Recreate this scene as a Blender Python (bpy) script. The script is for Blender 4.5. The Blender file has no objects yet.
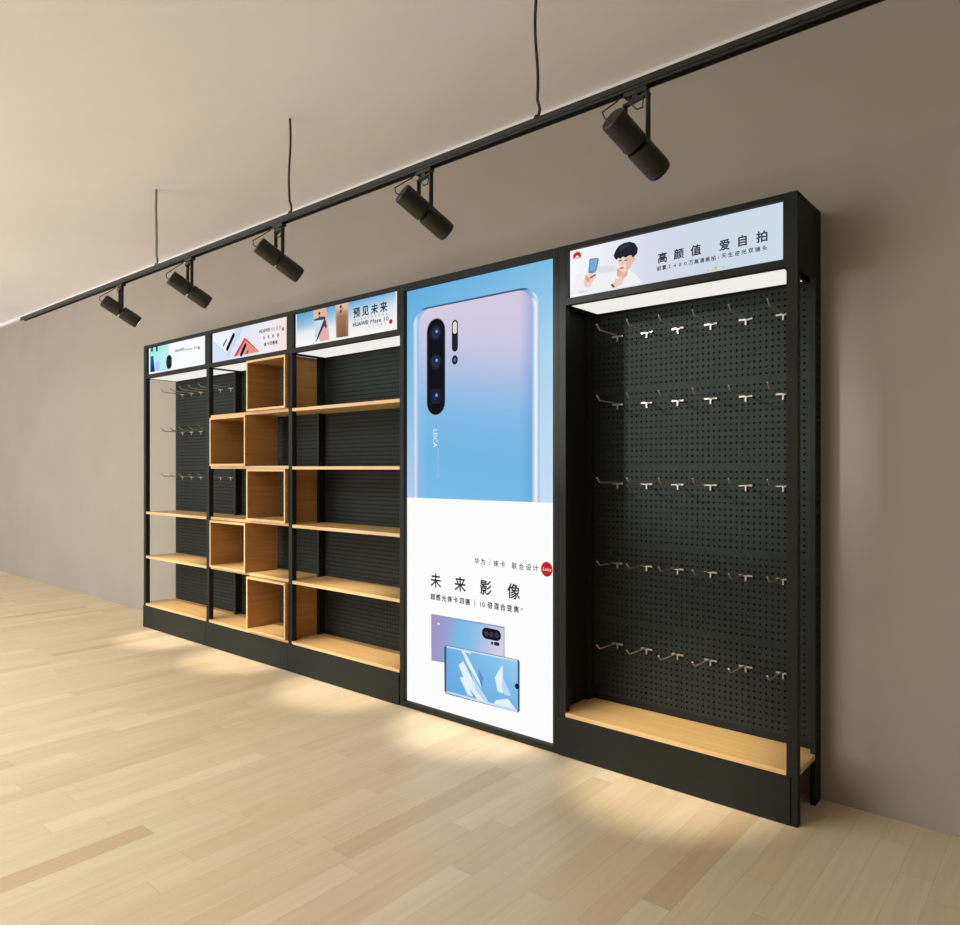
import bpy, bmesh, math, random
from mathutils import Vector, Matrix
random.seed(7)
S = bpy.context.scene
COL = S.collection
PI = math.pi

# ------------------------------------------------------------------ camera numbers
CAM_Z = 1.353
YAW = math.radians(40.3)
FPX = 720.0
HORIZON = 468.4
FRONT = 2.838          # plane of the shop-fittings' fronts
WALL = 3.15            # plane of the rear wall
CEIL = 3.24


def on_plane(u, v, y):
    """photo point -> (x, z) on the vertical plane at distance y (used to copy the printed artwork)"""
    t = (u - 480.0) / FPX
    c, s = math.cos(YAW), math.sin(YAW)
    dx, dy = -s + t * c, c + t * s
    k = y / dy
    return (dx * k, CAM_Z - (v - HORIZON) / FPX * k)


# ------------------------------------------------------------------ colours / materials
def lin(c):
    out = []
    for a in c[:3]:
        a = a / 255.0
        out.append(a / 12.92 if a <= 0.04045 else ((a + 0.055) / 1.055) ** 2.4)
    return out


def new_mat(name):
    m = bpy.data.materials.new(name)
    m.use_nodes = True
    nt = m.node_tree
    return m, nt, nt.nodes['Principled BSDF']


def plain(name, rgb, rough=0.5, metal=0.0, spec=0.5, noise=0.0, nscale=30.0):
    m, nt, b = new_mat(name)
    col = (*lin(rgb), 1)
    b.inputs['Base Color'].default_value = col
    b.inputs['Roughness'].default_value = rough
    b.inputs['Metallic'].default_value = metal
    b.inputs['Specular IOR Level'].default_value = spec
    if noise:
        tc = nt.nodes.new('ShaderNodeTexCoord')
        n = nt.nodes.new('ShaderNodeTexNoise')
        n.inputs['Scale'].default_value = nscale
        n.inputs['Detail'].default_value = 4
        nt.links.new(tc.outputs['Object'], n.inputs['Vector'])
        r = nt.nodes.new('ShaderNodeValToRGB')
        r.color_ramp.elements[0].position = 0.3
        r.color_ramp.elements[1].position = 0.7
        r.color_ramp.elements[0].color = (*[c * (1 - noise) for c in col[:3]], 1)
        r.color_ramp.elements[1].color = (*[c * (1 + noise) for c in col[:3]], 1)
        nt.links.new(n.outputs['Fac'], r.inputs['Fac'])
        nt.links.new(r.outputs['Color'], b.inputs['Base Color'])
    return m


def wood(name, rgb_a, rgb_b, axis='X', rough=0.45):
    m, nt, b = new_mat(name)
    tc = nt.nodes.new('ShaderNodeTexCoord')
    mp = nt.nodes.new('ShaderNodeMapping')
    sc = {'X': (1.2, 26, 26), 'Y': (26, 1.2, 26), 'Z': (26, 26, 1.2)}[axis]
    mp.inputs['Scale'].default_value = sc
    nt.links.new(tc.outputs['Object'], mp.inputs['Vector'])
    n = nt.nodes.new('ShaderNodeTexNoise')
    n.inputs['Scale'].default_value = 1.6
    n.inputs['Detail'].default_value = 6
    n.inputs['Distortion'].default_value = 0.6
    nt.links.new(mp.outputs['Vector'], n.inputs['Vector'])
    r = nt.nodes.new('ShaderNodeValToRGB')
    r.color_ramp.elements[0].position = 0.3
    r.color_ramp.elements[1].position = 0.72
    r.color_ramp.elements[0].color = (*lin(rgb_a), 1)
    r.color_ramp.elements[1].color = (*lin(rgb_b), 1)
    nt.links.new(n.outputs['Fac'], r.inputs['Fac'])
    nt.links.new(r.outputs['Color'], b.inputs['Base Color'])
    b.inputs['Roughness'].default_value = rough
    return m


def floor_material():
    m, nt, b = new_mat('light_maple_planks')
    N, L = nt.nodes.new, nt.links.new
    tc = N('ShaderNodeTexCoord')
    sep = N('ShaderNodeSeparateXYZ')
    L(tc.outputs['Object'], sep.inputs['Vector'])

    def math_(op, a, bb=None):
        n = N('ShaderNodeMath')
        n.operation = op
        for i, q in enumerate((a, bb)):
            if q is None:
                continue
            if isinstance(q, (int, float)):
                n.inputs[i].default_value = q
            else:
                L(q, n.inputs[i])
        return n.outputs[0]
    W, LEN = 0.098, 0.92
    xr = math_('DIVIDE', sep.outputs['X'], W)
    row = math_('FLOOR', xr)
    fx = math_('FRACT', xr)
    wn = N('ShaderNodeTexWhiteNoise')
    wn.noise_dimensions = '1D'
    L(row, wn.inputs['W'])
    yy = math_('ADD', math_('DIVIDE', sep.outputs['Y'], LEN), math_('MULTIPLY', wn.outputs['Value'], 7.3))
    colm = math_('FLOOR', yy)
    fy = math_('FRACT', yy)
    cmb = N('ShaderNodeCombineXYZ')
    L(row, cmb.inputs[0])
    L(colm, cmb.inputs[1])
    wn2 = N('ShaderNodeTexWhiteNoise')
    wn2.noise_dimensions = '2D'
    L(cmb.outputs[0], wn2.inputs['Vector'])
    ramp = N('ShaderNodeValToRGB')
    e = ramp.color_ramp.elements
    e[0].position = 0.0
    e[0].color = (*lin((208, 183, 148)), 1)
    e[1].position = 1.0
    e[1].color = (*lin((231, 214, 183)), 1)
    for p, c in ((0.12, (218, 197, 163)), (0.3, (222, 203, 170)), (0.65, (223, 205, 172)), (0.86, (226, 208, 176))):
        q = e.new(p)
        q.color = (*lin(c), 1)
    L(wn2.outputs['Value'], ramp.inputs['Fac'])
    # grain stretched along each plank, shifted plank by plank
    cm2 = N('ShaderNodeCombineXYZ')
    L(math_('MULTIPLY', sep.outputs['X'], 22), cm2.inputs[0])
    L(math_('ADD', math_('MULTIPLY', sep.outputs['Y'], 1.6), math_('MULTIPLY', wn2.outputs['Value'], 40)), cm2.inputs[1])
    ns = N('ShaderNodeTexNoise')
    ns.inputs['Scale'].default_value = 1.4
    ns.inputs['Detail'].default_value = 5
    ns.inputs['Distortion'].default_value = 0.8
    L(cm2.outputs[0], ns.inputs['Vector'])
    mr = N('ShaderNodeMapRange')
    mr.inputs['From Min'].default_value = 0.25
    mr.inputs['From Max'].default_value = 0.75
    mr.inputs['To Min'].default_value = 0.92
    mr.inputs['To Max'].default_value = 1.04
    L(ns.outputs['Fac'], mr.inputs['Value'])
    # joint lines
    ex = math_('MINIMUM', fx, math_('SUBTRACT', 1.0, fx))
    ey = math_('MINIMUM', fy, math_('SUBTRACT', 1.0, fy))
    jx = math_('LESS_THAN', math_('MULTIPLY', ex, W), 0.0008)
    jy = math_('LESS_THAN', math_('MULTIPLY', ey, LEN), 0.0011)
    j = math_('SUBTRACT', 1.0, math_('MULTIPLY', math_('MAXIMUM', jx, jy), 0.22))
    f = math_('MULTIPLY', mr.outputs[0], j)
    mx = N('ShaderNodeVectorMath')
    mx.operation = 'SCALE'
    L(ramp.outputs['Color'], mx.inputs[0])
    L(f, mx.inputs['Scale'])
    L(mx.outputs[0], b.inputs['Base Color'])
    b.inputs['Roughness'].default_value = 0.42
    b.inputs['Specular IOR Level'].default_value = 0.35
    return m


def emit_plain(name, rgb, strength=1.0):
    m = bpy.data.materials.new(name)
    m.use_nodes = True
    nt = m.node_tree
    nt.nodes.clear()
    o = nt.nodes.new('ShaderNodeOutputMaterial')
    e = nt.nodes.new('ShaderNodeEmission')
    e.inputs['Color'].default_value = (*lin(rgb), 1)
    e.inputs['Strength'].default_value = strength
    nt.links.new(e.outputs[0], o.inputs[0])
    return m


def backlit_print():
    m = bpy.data.materials.new('backlit_print')
    m.use_nodes = True
    nt = m.node_tree
    nt.nodes.clear()
    o = nt.nodes.new('ShaderNodeOutputMaterial')
    e = nt.nodes.new('ShaderNodeEmission')
    a = nt.nodes.new('ShaderNodeAttribute')
    a.attribute_name = 'Col'
    nt.links.new(a.outputs['Color'], e.inputs['Color'])
    nt.links.new(e.outputs[0], o.inputs[0])
    return m


M = {}
M['metal'] = plain('charcoal_powder_coat', (31, 33, 28), 0.6, 0.0, 0.2, 0.08, 40)
M['peg'] = plain('dark_grey_pegboard', (41, 46, 43), 0.7, 0.0, 0.15, 0.05, 20)
M['black'] = plain('black_recess', (12, 12, 11), 0.7)
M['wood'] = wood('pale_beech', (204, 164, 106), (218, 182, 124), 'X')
M['woodz'] = wood('shaded_beech_board', (168, 122, 68), (188, 142, 84), 'Y')  # cube beech with the shade of the interiors put into its colour
M['edge'] = wood('pale_beech_edging', (216, 178, 122), (228, 194, 140), 'X')
M['chrome'] = plain('brushed_chrome', (168, 163, 152), 0.38, 0.45, 0.5)
M['lamp'] = plain('black_lamp_housing', (31, 31, 26), 0.42, 0.0, 0.4, 0.06, 60)
M['cable'] = plain('black_cable', (38, 36, 32), 0.5)
M['greycable'] = plain('grey_suspension_wire', (138, 132, 124), 0.45)
M['wall'] = plain('beige_wall_paint', (168, 161, 149), 0.85, 0, 0.2, 0.035, 1.3)
M['ceil'] = plain('warm_white_ceiling_paint', (244, 243, 244), 0.9, 0, 0.2, 0.02, 0.8)
M['floor'] = floor_material()
M['diffuser'] = emit_plain('lit_white_diffuser', (240, 239, 233), 1.0)
M['lens'] = emit_plain('lit_lamp_lens', (255, 250, 238), 1.6)
M['print'] = backlit_print()


# ------------------------------------------------------------------ mesh helpers
def finish(bm, name, mats, parent=None, smooth=False, bevel=0.0, segs=2, edge=False):
    if bevel:
        es = [e for e in bm.edges if len(e.link_faces) == 2 and e.calc_face_angle(0) > 0.6]
        bmesh.ops.bevel(bm, geom=es, offset=bevel, segments=segs, affect='EDGES', profile=0.6, clamp_overlap=True)
    if edge:                      # pale edging strip along the front edge of a board
        bm.normal_update()
        for f in bm.faces:
            if f.normal.y < -0.6:
                f.material_index = 1
    me = bpy.data.meshes.new(name)
    bm.to_mesh(me)
    bm.free()
    for m in (mats if isinstance(mats, (list, tuple)) else [mats]):
        me.materials.append(m)
    if smooth:
        for p in me.polygons:
            p.use_smooth = True
        try:
            me.set_sharp_from_angle(angle=0.7)
        except Exception:
            pass
    o = bpy.data.objects.new(name, me)
    COL.objects.link(o)
    if parent is not None:
        o.parent = parent
    return o


def box(bm, x0, x1, y0, y1, z0, z1, mat=0):
    vs = [bm.verts.new(p) for p in ((x0, y0, z0), (x1, y0, z0), (x1, y1, z0), (x0, y1, z0),
                                    (x0, y0, z1), (x1, y0, z1), (x1, y1, z1), (x0, y1, z1))]
    for f in ((0, 3, 2, 1), (4, 5, 6, 7), (0, 1, 5, 4), (1, 2, 6, 5), (2, 3, 7, 6), (3, 0, 4, 7)):
        bm.faces.new([vs[i] for i in f]).material_index = mat


def prism(bm, poly, z0, z1):
    lo = [bm.verts.new((x, y, z0)) for x, y in poly]
    hi = [bm.verts.new((x, y, z1)) for x, y in poly]
    n = len(poly)
    bm.faces.new(lo[::-1])
    bm.faces.new(hi)
    for i in range(n):
        bm.faces.new([lo[i], lo[(i + 1) % n], hi[(i + 1) % n], hi[i]])
    bmesh.ops.recalc_face_normals(bm, faces=bm.faces)


def tube(bm, pts, r, n=8, cap=True):
    pts = [Vector(p) for p in pts]
    rings = []
    prev = None
    for i, p in enumerate(pts):
        if i == 0:
            d = pts[1] - p
        elif i == len(pts) - 1:
            d = p - pts[i - 1]
        else:
            d = (pts[i + 1] - p).normalized() + (p - pts[i - 1]).normalized()
        d.normalize()
        if prev is None:
            a = Vector((0, 0, 1)) if abs(d.z) < 0.9 else Vector((1, 0, 0))
            s = d.cross(a).normalized()
        else:
            s = (prev - d * prev.dot(d)).normalized()
        prev = s
        t = d.cross(s)
        rr = r[i] if isinstance(r, (list, tuple)) else r
        rings.append([bm.verts.new(p + (s * math.cos(2 * PI * k / n) + t * math.sin(2 * PI * k / n)) * rr) for k in range(n)])
    for a, b in zip(rings, rings[1:]):
        for k in range(n):
            bm.faces.new([a[k], a[(k + 1) % n], b[(k + 1) % n], b[k]])
    if cap:
        bm.faces.new(rings[0][::-1])
        bm.faces.new(rings[-1])
    bmesh.ops.recalc_face_normals(bm, faces=bm.faces)


def lathe(bm, prof, n=40):
    """profile of (radius, along) turned about local +Z"""
    rings = []
    for r, z in prof:
        if r < 1e-6:
            rings.append([bm.verts.new((0, 0, z))])
        else:
            rings.append([bm.verts.new((r * math.cos(2 * PI * k / n), r * math.sin(2 * PI * k / n), z)) for k in range(n)])
    for a, b in zip(rings, rings[1:]):
        for k in range(n):
            k2 = (k + 1) % n
            if len(a) == 1:
                bm.faces.new([a[0], b[k], b[k2]])
            elif len(b) == 1:
                bm.faces.new([a[k], a[k2], b[0]])
            else:
                bm.faces.new([a[k], a[k2], b[k2], b[k]])
    bmesh.ops.recalc_face_normals(bm, faces=bm.faces)


def thing(name, label, cat, loc=(0, 0, 0), group=None):
    o = bpy.data.objects.new(name, None)
    o.empty_display_size = 0.1
    COL.objects.link(o)
    o.location = loc
    o['label'] = label
    o['category'] = cat
    if group:
        o['group'] = group
    return o


def structure(o, label):
    o['kind'] = 'structure'
    o['label'] = label
    o['category'] = o.name.split('_')[0]
    return o


# ------------------------------------------------------------------ the room
def room():
    bm = bmesh.new()
    box(bm, -13, 2.6, -5, WALL + 0.15, -0.12, 0)
    structure(finish(bm, 'floor', M['floor']), 'pale maple plank floor running towards the beige wall')
    bm = bmesh.new()
    box(bm, -13, 2.6, WALL, WALL + 0.15, 0, CEIL)
    structure(finish(bm, 'wall_back', M['wall']), 'plain beige painted wall behind the display units')
    bm = bmesh.new()
    box(bm, -13, 2.6, -5, WALL + 0.15, CEIL, CEIL + 0.12)
    structure(finish(bm, 'ceiling', M['ceil']), 'warm white ceiling from which the lamp track hangs')
    bm = bmesh.new()
    box(bm, 2.6, 2.75, -5, WALL + 0.15, 0, CEIL)  # unseen wall put in for bounce and darkening
    structure(finish(bm, 'wall_right', M['wall']), 'unseen beige painted side wall of the shop')
    bm = bmesh.new()
    box(bm, -4.5, 2.6, -5.15, -5, 0, CEIL)  # unseen wall put in to block light from behind the camera
    structure(finish(bm, 'wall_front', M['wall']), 'unseen beige wall facing the display units across the shop')
    bm = bmesh.new()
    box(bm, -13, 2.6, WALL - 0.03, WALL, CEIL - 0.035, CEIL)
    structure(finish(bm, 'trim_1', M['ceil']), 'slim pale cornice between beige wall and ceiling')


# ------------------------------------------------------------------ printed artwork (flat, on the lit panels)
class Art:
    """flat coloured shapes on the plane y; each shape sits a hair in front of the one before"""

    def __init__(self, y):
        self.y = y
        self.k = 0
        self.bm = bmesh.new()
        self.cols = self.bm.loops.layers.float_color.new('Col')

    def _paint(self, faces, col):
        for f in faces:
            for l in f.loops:
                c = col(l.vert.co.x, l.vert.co.z) if callable(col) else col
                l[self.cols] = (*lin(c), 1)

    def poly(self, pts, col):
        self.k += 1
        y = self.y - 0.00015 * self.k
        vs = [self.bm.verts.new((x, y, z)) for x, z in pts]
        f = self.bm.faces.new(vs)
        r = bmesh.ops.triangulate(self.bm, faces=[f])
        self._paint(r['faces'], col)

    def pix(self, pts, col):
        self.poly([on_plane(u, v, self.y) for u, v in pts], col)

    def grid(self, rows, nx, col):
        """rows: list of (z, left, right)"""
        self.k += 1
        y = self.y - 0.00015 * self.k
        R = [[self.bm.verts.new((a + (b - a) * i / nx, y, z)) for i in range(nx + 1)] for z, a, b in rows]
        fs = []
        for p, q in zip(R, R[1:]):
            for i in range(nx):
                fs.append(self.bm.faces.new([p[i], p[i + 1], q[i + 1], q[i]]))
        self._paint(fs, col)

    def quad_grid(self, tl, tr, br, bl, nx, ny, col):
        """photo-space quad filled by a grid; col(a, b) with a to the right and b downwards, both 0..1"""
        self.k += 1
        y = self.y - 0.00015 * self.k
        T = [Vector(on_plane(*p, self.y)) for p in (tl, tr, br, bl)]
        vv, key = [], {}
        for j in range(ny + 1):
            row = []
            for i in range(nx + 1):
                a, b = i / nx, j / ny
                p = (T[0] * (1 - a) + T[1] * a) * (1 - b) + (T[3] * (1 - a) + T[2] * a) * b
                v = self.bm.verts.new((p.x, y, p.y))
                key[v] = (a, b)
                row.append(v)
            vv.append(row)
        for j in range(ny):
            for i in range(nx):
                f = self.bm.faces.new([vv[j][i], vv[j][i + 1], vv[j + 1][i + 1], vv[j + 1][i]])
                for l in f.loops:
                    l[self.cols] = (*lin(col(*key[l.vert])), 1)

    def ellipse(self, x, z, rx, rz, col, n=28, rot=0.0):
        c, s = math.cos(rot), math.sin(rot)
        self.poly([(x + rx * math.cos(q) * c - rz * math.sin(q) * s, z + rx * math.cos(q) * s + rz * math.sin(q) * c)
                   for q in [2 * PI * i / n for i in range(n)]], col)

    def capsule(self, p, q, r, col, n=12):
        p, q = Vector(p), Vector(q)
        a = math.atan2(q.y - p.y, q.x - p.x)
        pts = [(q.x + r * math.cos(a - PI / 2 + PI * i / n), q.y + r * math.sin(a - PI / 2 + PI * i / n)) for i in range(n + 1)]
        pts += [(p.x + r * math.cos(a + PI / 2 + PI * i / n), p.y + r * math.sin(a + PI / 2 + PI * i / n)) for i in range(n + 1)]
        self.poly(pts, col)

    def glyph(self, s, x, z, h, col, w=None, bold=0.0, rot=0.0, shear=0.0):
        """text centred on (x, z); h is the em height; w squeezes it to a set width"""
        cu = bpy.data.curves.new('lettering', 'FONT')
        cu.body = s
        cu.resolution_u = 3
        cu.shear = shear
        o = bpy.data.objects.new('lettering', cu)
        COL.objects.link(o)
        dg = bpy.context.evaluated_depsgraph_get()
        me = bpy.data.meshes.new_from_object(o.evaluated_get(dg))
        bpy.data.objects.remove(o)
        bpy.data.curves.remove(cu)
        if not me.vertices:
            return
        xs = [v.co.x for v in me.vertices]
        ys = [v.co.y for v in me.vertices]
        cx, cy = (min(xs) + max(xs)) / 2, (min(ys) + max(ys)) / 2
        sx = h if w is None else w / (max(xs) - min(xs))
        self.k += 0.1
        y = self.y - 0.00015 * self.k
        c, sn = math.cos(rot), math.sin(rot)
        strikes = [(0, 0)] if not bold else [(-bold, 0), (bold, 0), (0, -bold), (0, bold)]
        for q, (ox, oz) in enumerate(strikes):
            vs = []
            for v in me.vertices:
                a, b = (v.co.x - cx) * sx + ox * h, (v.co.y - cy) * h + oz * h
                vs.append(self.bm.verts.new((x + a * c - b * sn, y - 0.00005 * q, z + a * sn + b * c)))
            fs = []
            for p in me.polygons:
                try:
                    fs.append(self.bm.faces.new([vs[i] for i in p.vertices]))
                except ValueError:
                    pass
            self._paint(fs, col)
        bpy.data.meshes.remove(me)

    def line_of_text(self, s, p0, p1, h, col, bold=0.0, z_em=None):
        """characters of s set evenly from photo point p0 to p1 (centres of the first and last)"""
        a, b = Vector(on_plane(*p0, self.y)), Vector(on_plane(*p1, self.y))
        n = len(s)
        for i, ch in enumerate(s):
            if ch == ' ':
                continue
            q = a + (b - a) * (i / max(1, n - 1))
            self.glyph(ch, q.x, q.y, h, col, bold=bold)

    def word(self, s, p0, p1, h, col, bold=0.0):
        """a latin word stretched from photo point p0 to p1 (left and right ends, middle height)"""
        a, b = Vector(on_plane(*p0, self.y)), Vector(on_plane(*p1, self.y))
        q = (a + b) / 2
        self.glyph(s, q.x, q.y, h, col, w=b.x - a.x, bold=bold)

    def build(self, name, parent):
        return finish(self.bm, name, M['print'], parent)


def mix(a, b, t):
    t = max(0.0, min(1.0, t))
    return tuple(p + (q - p) * t for p, q in zip(a, b))


def stops(t, lst):
    for (p, c), (q, d) in zip(lst, lst[1:]):
        if t <= q:
            return mix(c, d, (t - p) / (q - p))
    return lst[-1][1]


INK = (52, 50, 50)
GREY_INK = (120, 118, 118)
RED = (196, 30, 42)


# ------------------------------------------------------------------ metal parts shared by the bays
X = [-6.18, -5.142, -4.082, -3.008, -1.92, -0.841]
POST = 0.04
Z_LIGHT = 2.119
ZROWS = [0.235, 0.61, 0.985, 1.36, 1.735]


def make_peg_mesh():
    """one 0.375 m pegboard sheet, 39 x 13 real holes, in local metres; shared by every sheet"""
    bm = bmesh.new()
    w, h = 1.05, 0.3749
    nx, nz, px, pz = 39, 13, 0.0258, 0.0275
    x_start, z_start = (w - (nx - 1) * px) / 2, (h - (nz - 1) * pz) / 2
    xs = [x_start + (i - 0.5) * px for i in range(nx + 1)]
    zs = [z_start + (j - 0.5) * pz for j in range(nz + 1)]
    V = [[bm.verts.new((x, 0, z)) for z in zs] for x in xs]
    r = 0.0051
    for i in range(nx):
        for j in range(nz):
            cx, cz = x_start + i * px, z_start + j * pz
            ring = [bm.verts.new((cx + r * math.cos(PI / 8 + k * PI / 4), 0, cz + r * math.sin(PI / 8 + k * PI / 4))) for k in range(8)]
            deep = [bm.verts.new((v.co.x, 0.008, v.co.z)) for v in ring]
            A, B, C, D = V[i + 1][j + 1], V[i][j + 1], V[i][j], V[i + 1][j]
            for f in ([D, A, ring[0], ring[7]], [A, ring[1], ring[0]], [A, B, ring[2], ring[1]], [B, ring[3], ring[2]],
                      [B, C, ring[4], ring[3]], [C, ring[5], ring[4]], [C, D, ring[6], ring[5]], [D, ring[7], ring[6]]):
                bm.faces.new(f)
            for k in range(8):
                bm.faces.new([ring[k], ring[(k + 1) % 8], deep[(k + 1) % 8], deep[k]]).material_index = 1
            bm.faces.new(deep).material_index = 1
    # margins, sides and back
    a0, a1, c0, c1 = xs[0], xs[-1], zs[0], zs[-1]
    o = [bm.verts.new(p) for p in ((0, 0, 0), (w, 0, 0), (w, 0, h), (0, 0, h))]
    bot = [V[i][0] for i in range(nx + 1)]
    top = [V[i][nz] for i in range(nx + 1)]
    lef = [V[0][j] for j in range(nz + 1)]
    rig = [V[nx][j] for j in range(nz + 1)]
    bm.faces.new([o[0], o[1]] + bot[::-1])
    bm.faces.new([o[2], o[3]] + top)
    bm.faces.new([o[3], o[0]] + lef)
    bm.faces.new([o[1], o[2]] + rig[::-1])
    bk = [bm.verts.new((v.co.x, 0.012, v.co.z)) for v in o]
    for i in range(4):
        bm.faces.new([o[i], o[(i + 1) % 4], bk[(i + 1) % 4], bk[i]])
    bm.faces.new(bk)
    bmesh.ops.recalc_face_normals(bm, faces=bm.faces)
    me = bpy.data.meshes.new('pegboard_panel')
    bm.to_mesh(me)
    bm.free()
    me.materials.append(M['peg'])
    me.materials.append(M['black'])
    return me


PEG_ME = make_peg_mesh()
Y_PEG = 3.120


def pegboards(root, x0, x1):
    for z in ZROWS:
        o = bpy.data.objects.new('pegboard_panel', PEG_ME)
        COL.objects.link(o)
        o.parent = root
        o.location = (x0 + 0.022 - root.location.x, Y_PEG - root.location.y, z)
        o.scale = ((x1 - x0 - 0.044) / 1.05, 1, 1)


def local(root, o):
    """the part's vertices were written in room metres: move them into the thing's own frame"""
    o.data.transform(Matrix.Translation(-root.location))
    return o


def slot_post(x0, x1, y0, y1, z0, z1):
    """rear upright with two columns of slots punched in its right-hand face"""
    bm = bmesh.new()
    ycut = [y0] + [y0 + (y1 - y0) * q for q in (0.24, 0.40, 0.62, 0.78)] + [y1]
    zc = [z0, z0 + 0.25]
    z = z0 + 0.25
    flags = [False]
    while z < z1 - 0.33:
        zc += [z + 0.016, z + 0.029]
        flags += [True, False]
        z += 0.029
    zc.append(z1)
    flags.append(False)
    V = [[bm.verts.new((x1, y, q)) for q in zc] for y in ycut]
    D = 0.004
    for i in range(len(ycut) - 1):
        for j in range(len(zc) - 1):
            q = [V[i][j], V[i + 1][j], V[i + 1][j + 1], V[i][j + 1]]
            if i in (1, 3) and flags[j]:
                d = [bm.verts.new((x1 - D, v.co.y, v.co.z)) for v in q]
                for k in range(4):
                    bm.faces.new([q[k], q[(k + 1) % 4], d[(k + 1) % 4], d[k]]).material_index = 1
                bm.faces.new(d).material_index = 1
            else:
                bm.faces.new(q)
    # the other five faces of the upright
    b = [bm.verts.new(p) for p in ((x0, y0, z0), (x0, y1, z0), (x0, y1, z1), (x0, y0, z1))]
    bm.faces.new(b)
    bm.faces.new([b[0], b[3], V[0][-1]] + [V[0][j] for j in range(len(zc) - 2, -1, -1)])
    bm.faces.new([b[1], b[2], V[-1][-1]] + [V[-1][j] for j in range(len(zc) - 2, -1, -1)])
    bm.faces.new([b[0], b[1]] + [V[i][0] for i in range(len(ycut) - 1, -1, -1)])
    bm.faces.new([b[3], b[2]] + [V[i][-1] for i in range(len(ycut) - 1, -1, -1)])
    bmesh.ops.recalc_face_normals(bm, faces=bm.faces)
    return bm


def bay(name, label, cat, i, right_posts=False, group=None):
    """uprights, plinth, lit header box, diffuser, pegboard back and base shelf of one bay"""
    x0, x1 = X[i], X[i + 1]
    root = thing(name, label, cat, ((x0 + x1) / 2, (FRONT + WALL) / 2, 0), group)

    def part(pn, bm, m, **k):
        return local(root, finish(bm, pn, m, root, **k))
    posts = [x0] + ([x1 - POST] if right_posts else [])
    inner_r = x1 - POST if right_posts else x1
    for px in posts:
        bm = bmesh.new()
        rx = px if px == x0 else x1 - 0.020
        box(bm, px, px + POST, FRONT, FRONT + 0.035, 0, 2.4)
        part('front_post', bm, M['metal'], bevel=0.002)
        part('rear_post', slot_post(rx, rx + 0.020, 3.070 if i else 3.120, 3.144, 0, 2.384), [M['metal'], M['black']])
    # plinth
    bm = bmesh.new()
    box(bm, x0 + 0.001, (x1 - 0.026) if right_posts else x1 - 0.002, FRONT - 0.006, FRONT - 0.0005, 0.004, 0.184)
    box(bm, x0 + 0.045, inner_r - 0.005, FRONT, FRONT + 0.02, 0.004, 0.05)
    part('plinth', bm, M['metal'])
    # header box: top, back, sides, front rails
    a, b = x0 + POST, inner_r
    bm = bmesh.new()
    box(bm, x0, x1, FRONT + 0.0005, 3.144, 2.385, 2.3995)
    box(bm, x0 + 0.022, x1 - 0.022, 3.120, 3.136, Z_LIGHT - 0.008, 2.385)
    box(bm, x0 + 0.002, x0 + 0.014, FRONT + 0.036, 3.0695, Z_LIGHT, 2.385)
    box(bm, x1 - 0.014, x1 - 0.002, FRONT + (0.036 if right_posts else 0.031), 3.0695, Z_LIGHT, 2.385)
    part('header_box', bm, M['metal'])
    bm = bmesh.new()
    yb = FRONT + 0.03
    box(bm, a, b, FRONT + 0.001, yb, 2.3755, 2.3985)
    box(bm, a, b, FRONT + 0.001, yb, Z_LIGHT, 2.150)
    box(bm, a, a + 0.012, FRONT + 0.001, yb, 2.150, 2.3755)
    box(bm, b - (0.013 if right_posts else 0.024), b, FRONT + 0.001, yb, 2.150, 2.3755)
    # lower edge frame round the diffuser
    box(bm, a, b, 3.100, 3.119, Z_LIGHT - 0.004, Z_LIGHT + 0.02)
    box(bm, a, a + 0.014, yb, 3.100, Z_LIGHT - 0.004, Z_LIGHT + 0.02)
    box(bm, b - 0.014, b, yb, 3.100, Z_LIGHT - 0.004, Z_LIGHT + 0.02)
    part('header_frame', bm, M['metal'])
    bm = bmesh.new()
    ax, bx, ay, by, ch = a + 0.015, b - 0.015, yb + 0.001, 3.0995, 0.018
    prism(bm, [(ax, ay), (bx - ch, ay), (bx, ay + ch), (bx, by), (ax, by)], Z_LIGHT - 0.001, Z_LIGHT + 0.012)
    d = part('light_diffuser', bm, M['diffuser'])
    d['label'] = 'lit white panel under the header'
    pegboards(root, x0, x1)
    bm = bmesh.new()
    box(bm, x0 + 0.022, x1 - 0.022, Y_PEG, Y_PEG + 0.012, 0.15, 0.2345)
    part('back_rail', bm, M['metal'])
    # base shelf, notched round the uprights
    bm = bmesh.new()
    yf, yp, yk, yr, xr = FRONT - 0.002, FRONT + 0.037, 3.118, 3.068, 0.022
    R = x1 - 0.001
    if right_posts:
        prism(bm, [(a, yf), (b, yf), (b, yp), (R, yp), (R, yr), (x1 - xr, yr), (x1 - xr, yk), (x0 + xr, yk), (x0 + xr, yr), (x0, yr), (x0, yp), (a, yp)], 0.186, 0.206)
    else:
        prism(bm, [(a, yf), (R, yf), (R, yk), (x0 + xr, yk), (x0 + xr, yr), (x0, yr), (x0, yp), (a, yp)], 0.186, 0.206)
    s = part('base_shelf', bm, [M['wood'], M['edge']], bevel=0.0015, edge=True)
    s['label'] = 'pale beech base shelf'
    return root, part


def shelf_part(part, x0, x1, z, y0=FRONT + 0.001):
    bm = bmesh.new()
    box(bm, x0, x1, y0, 3.118, z - 0.02, z)
    o = part('shelf', bm, [M['wood'], M['edge']], bevel=0.0015, edge=True)
    o['label'] = 'pale beech shelf'


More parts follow.
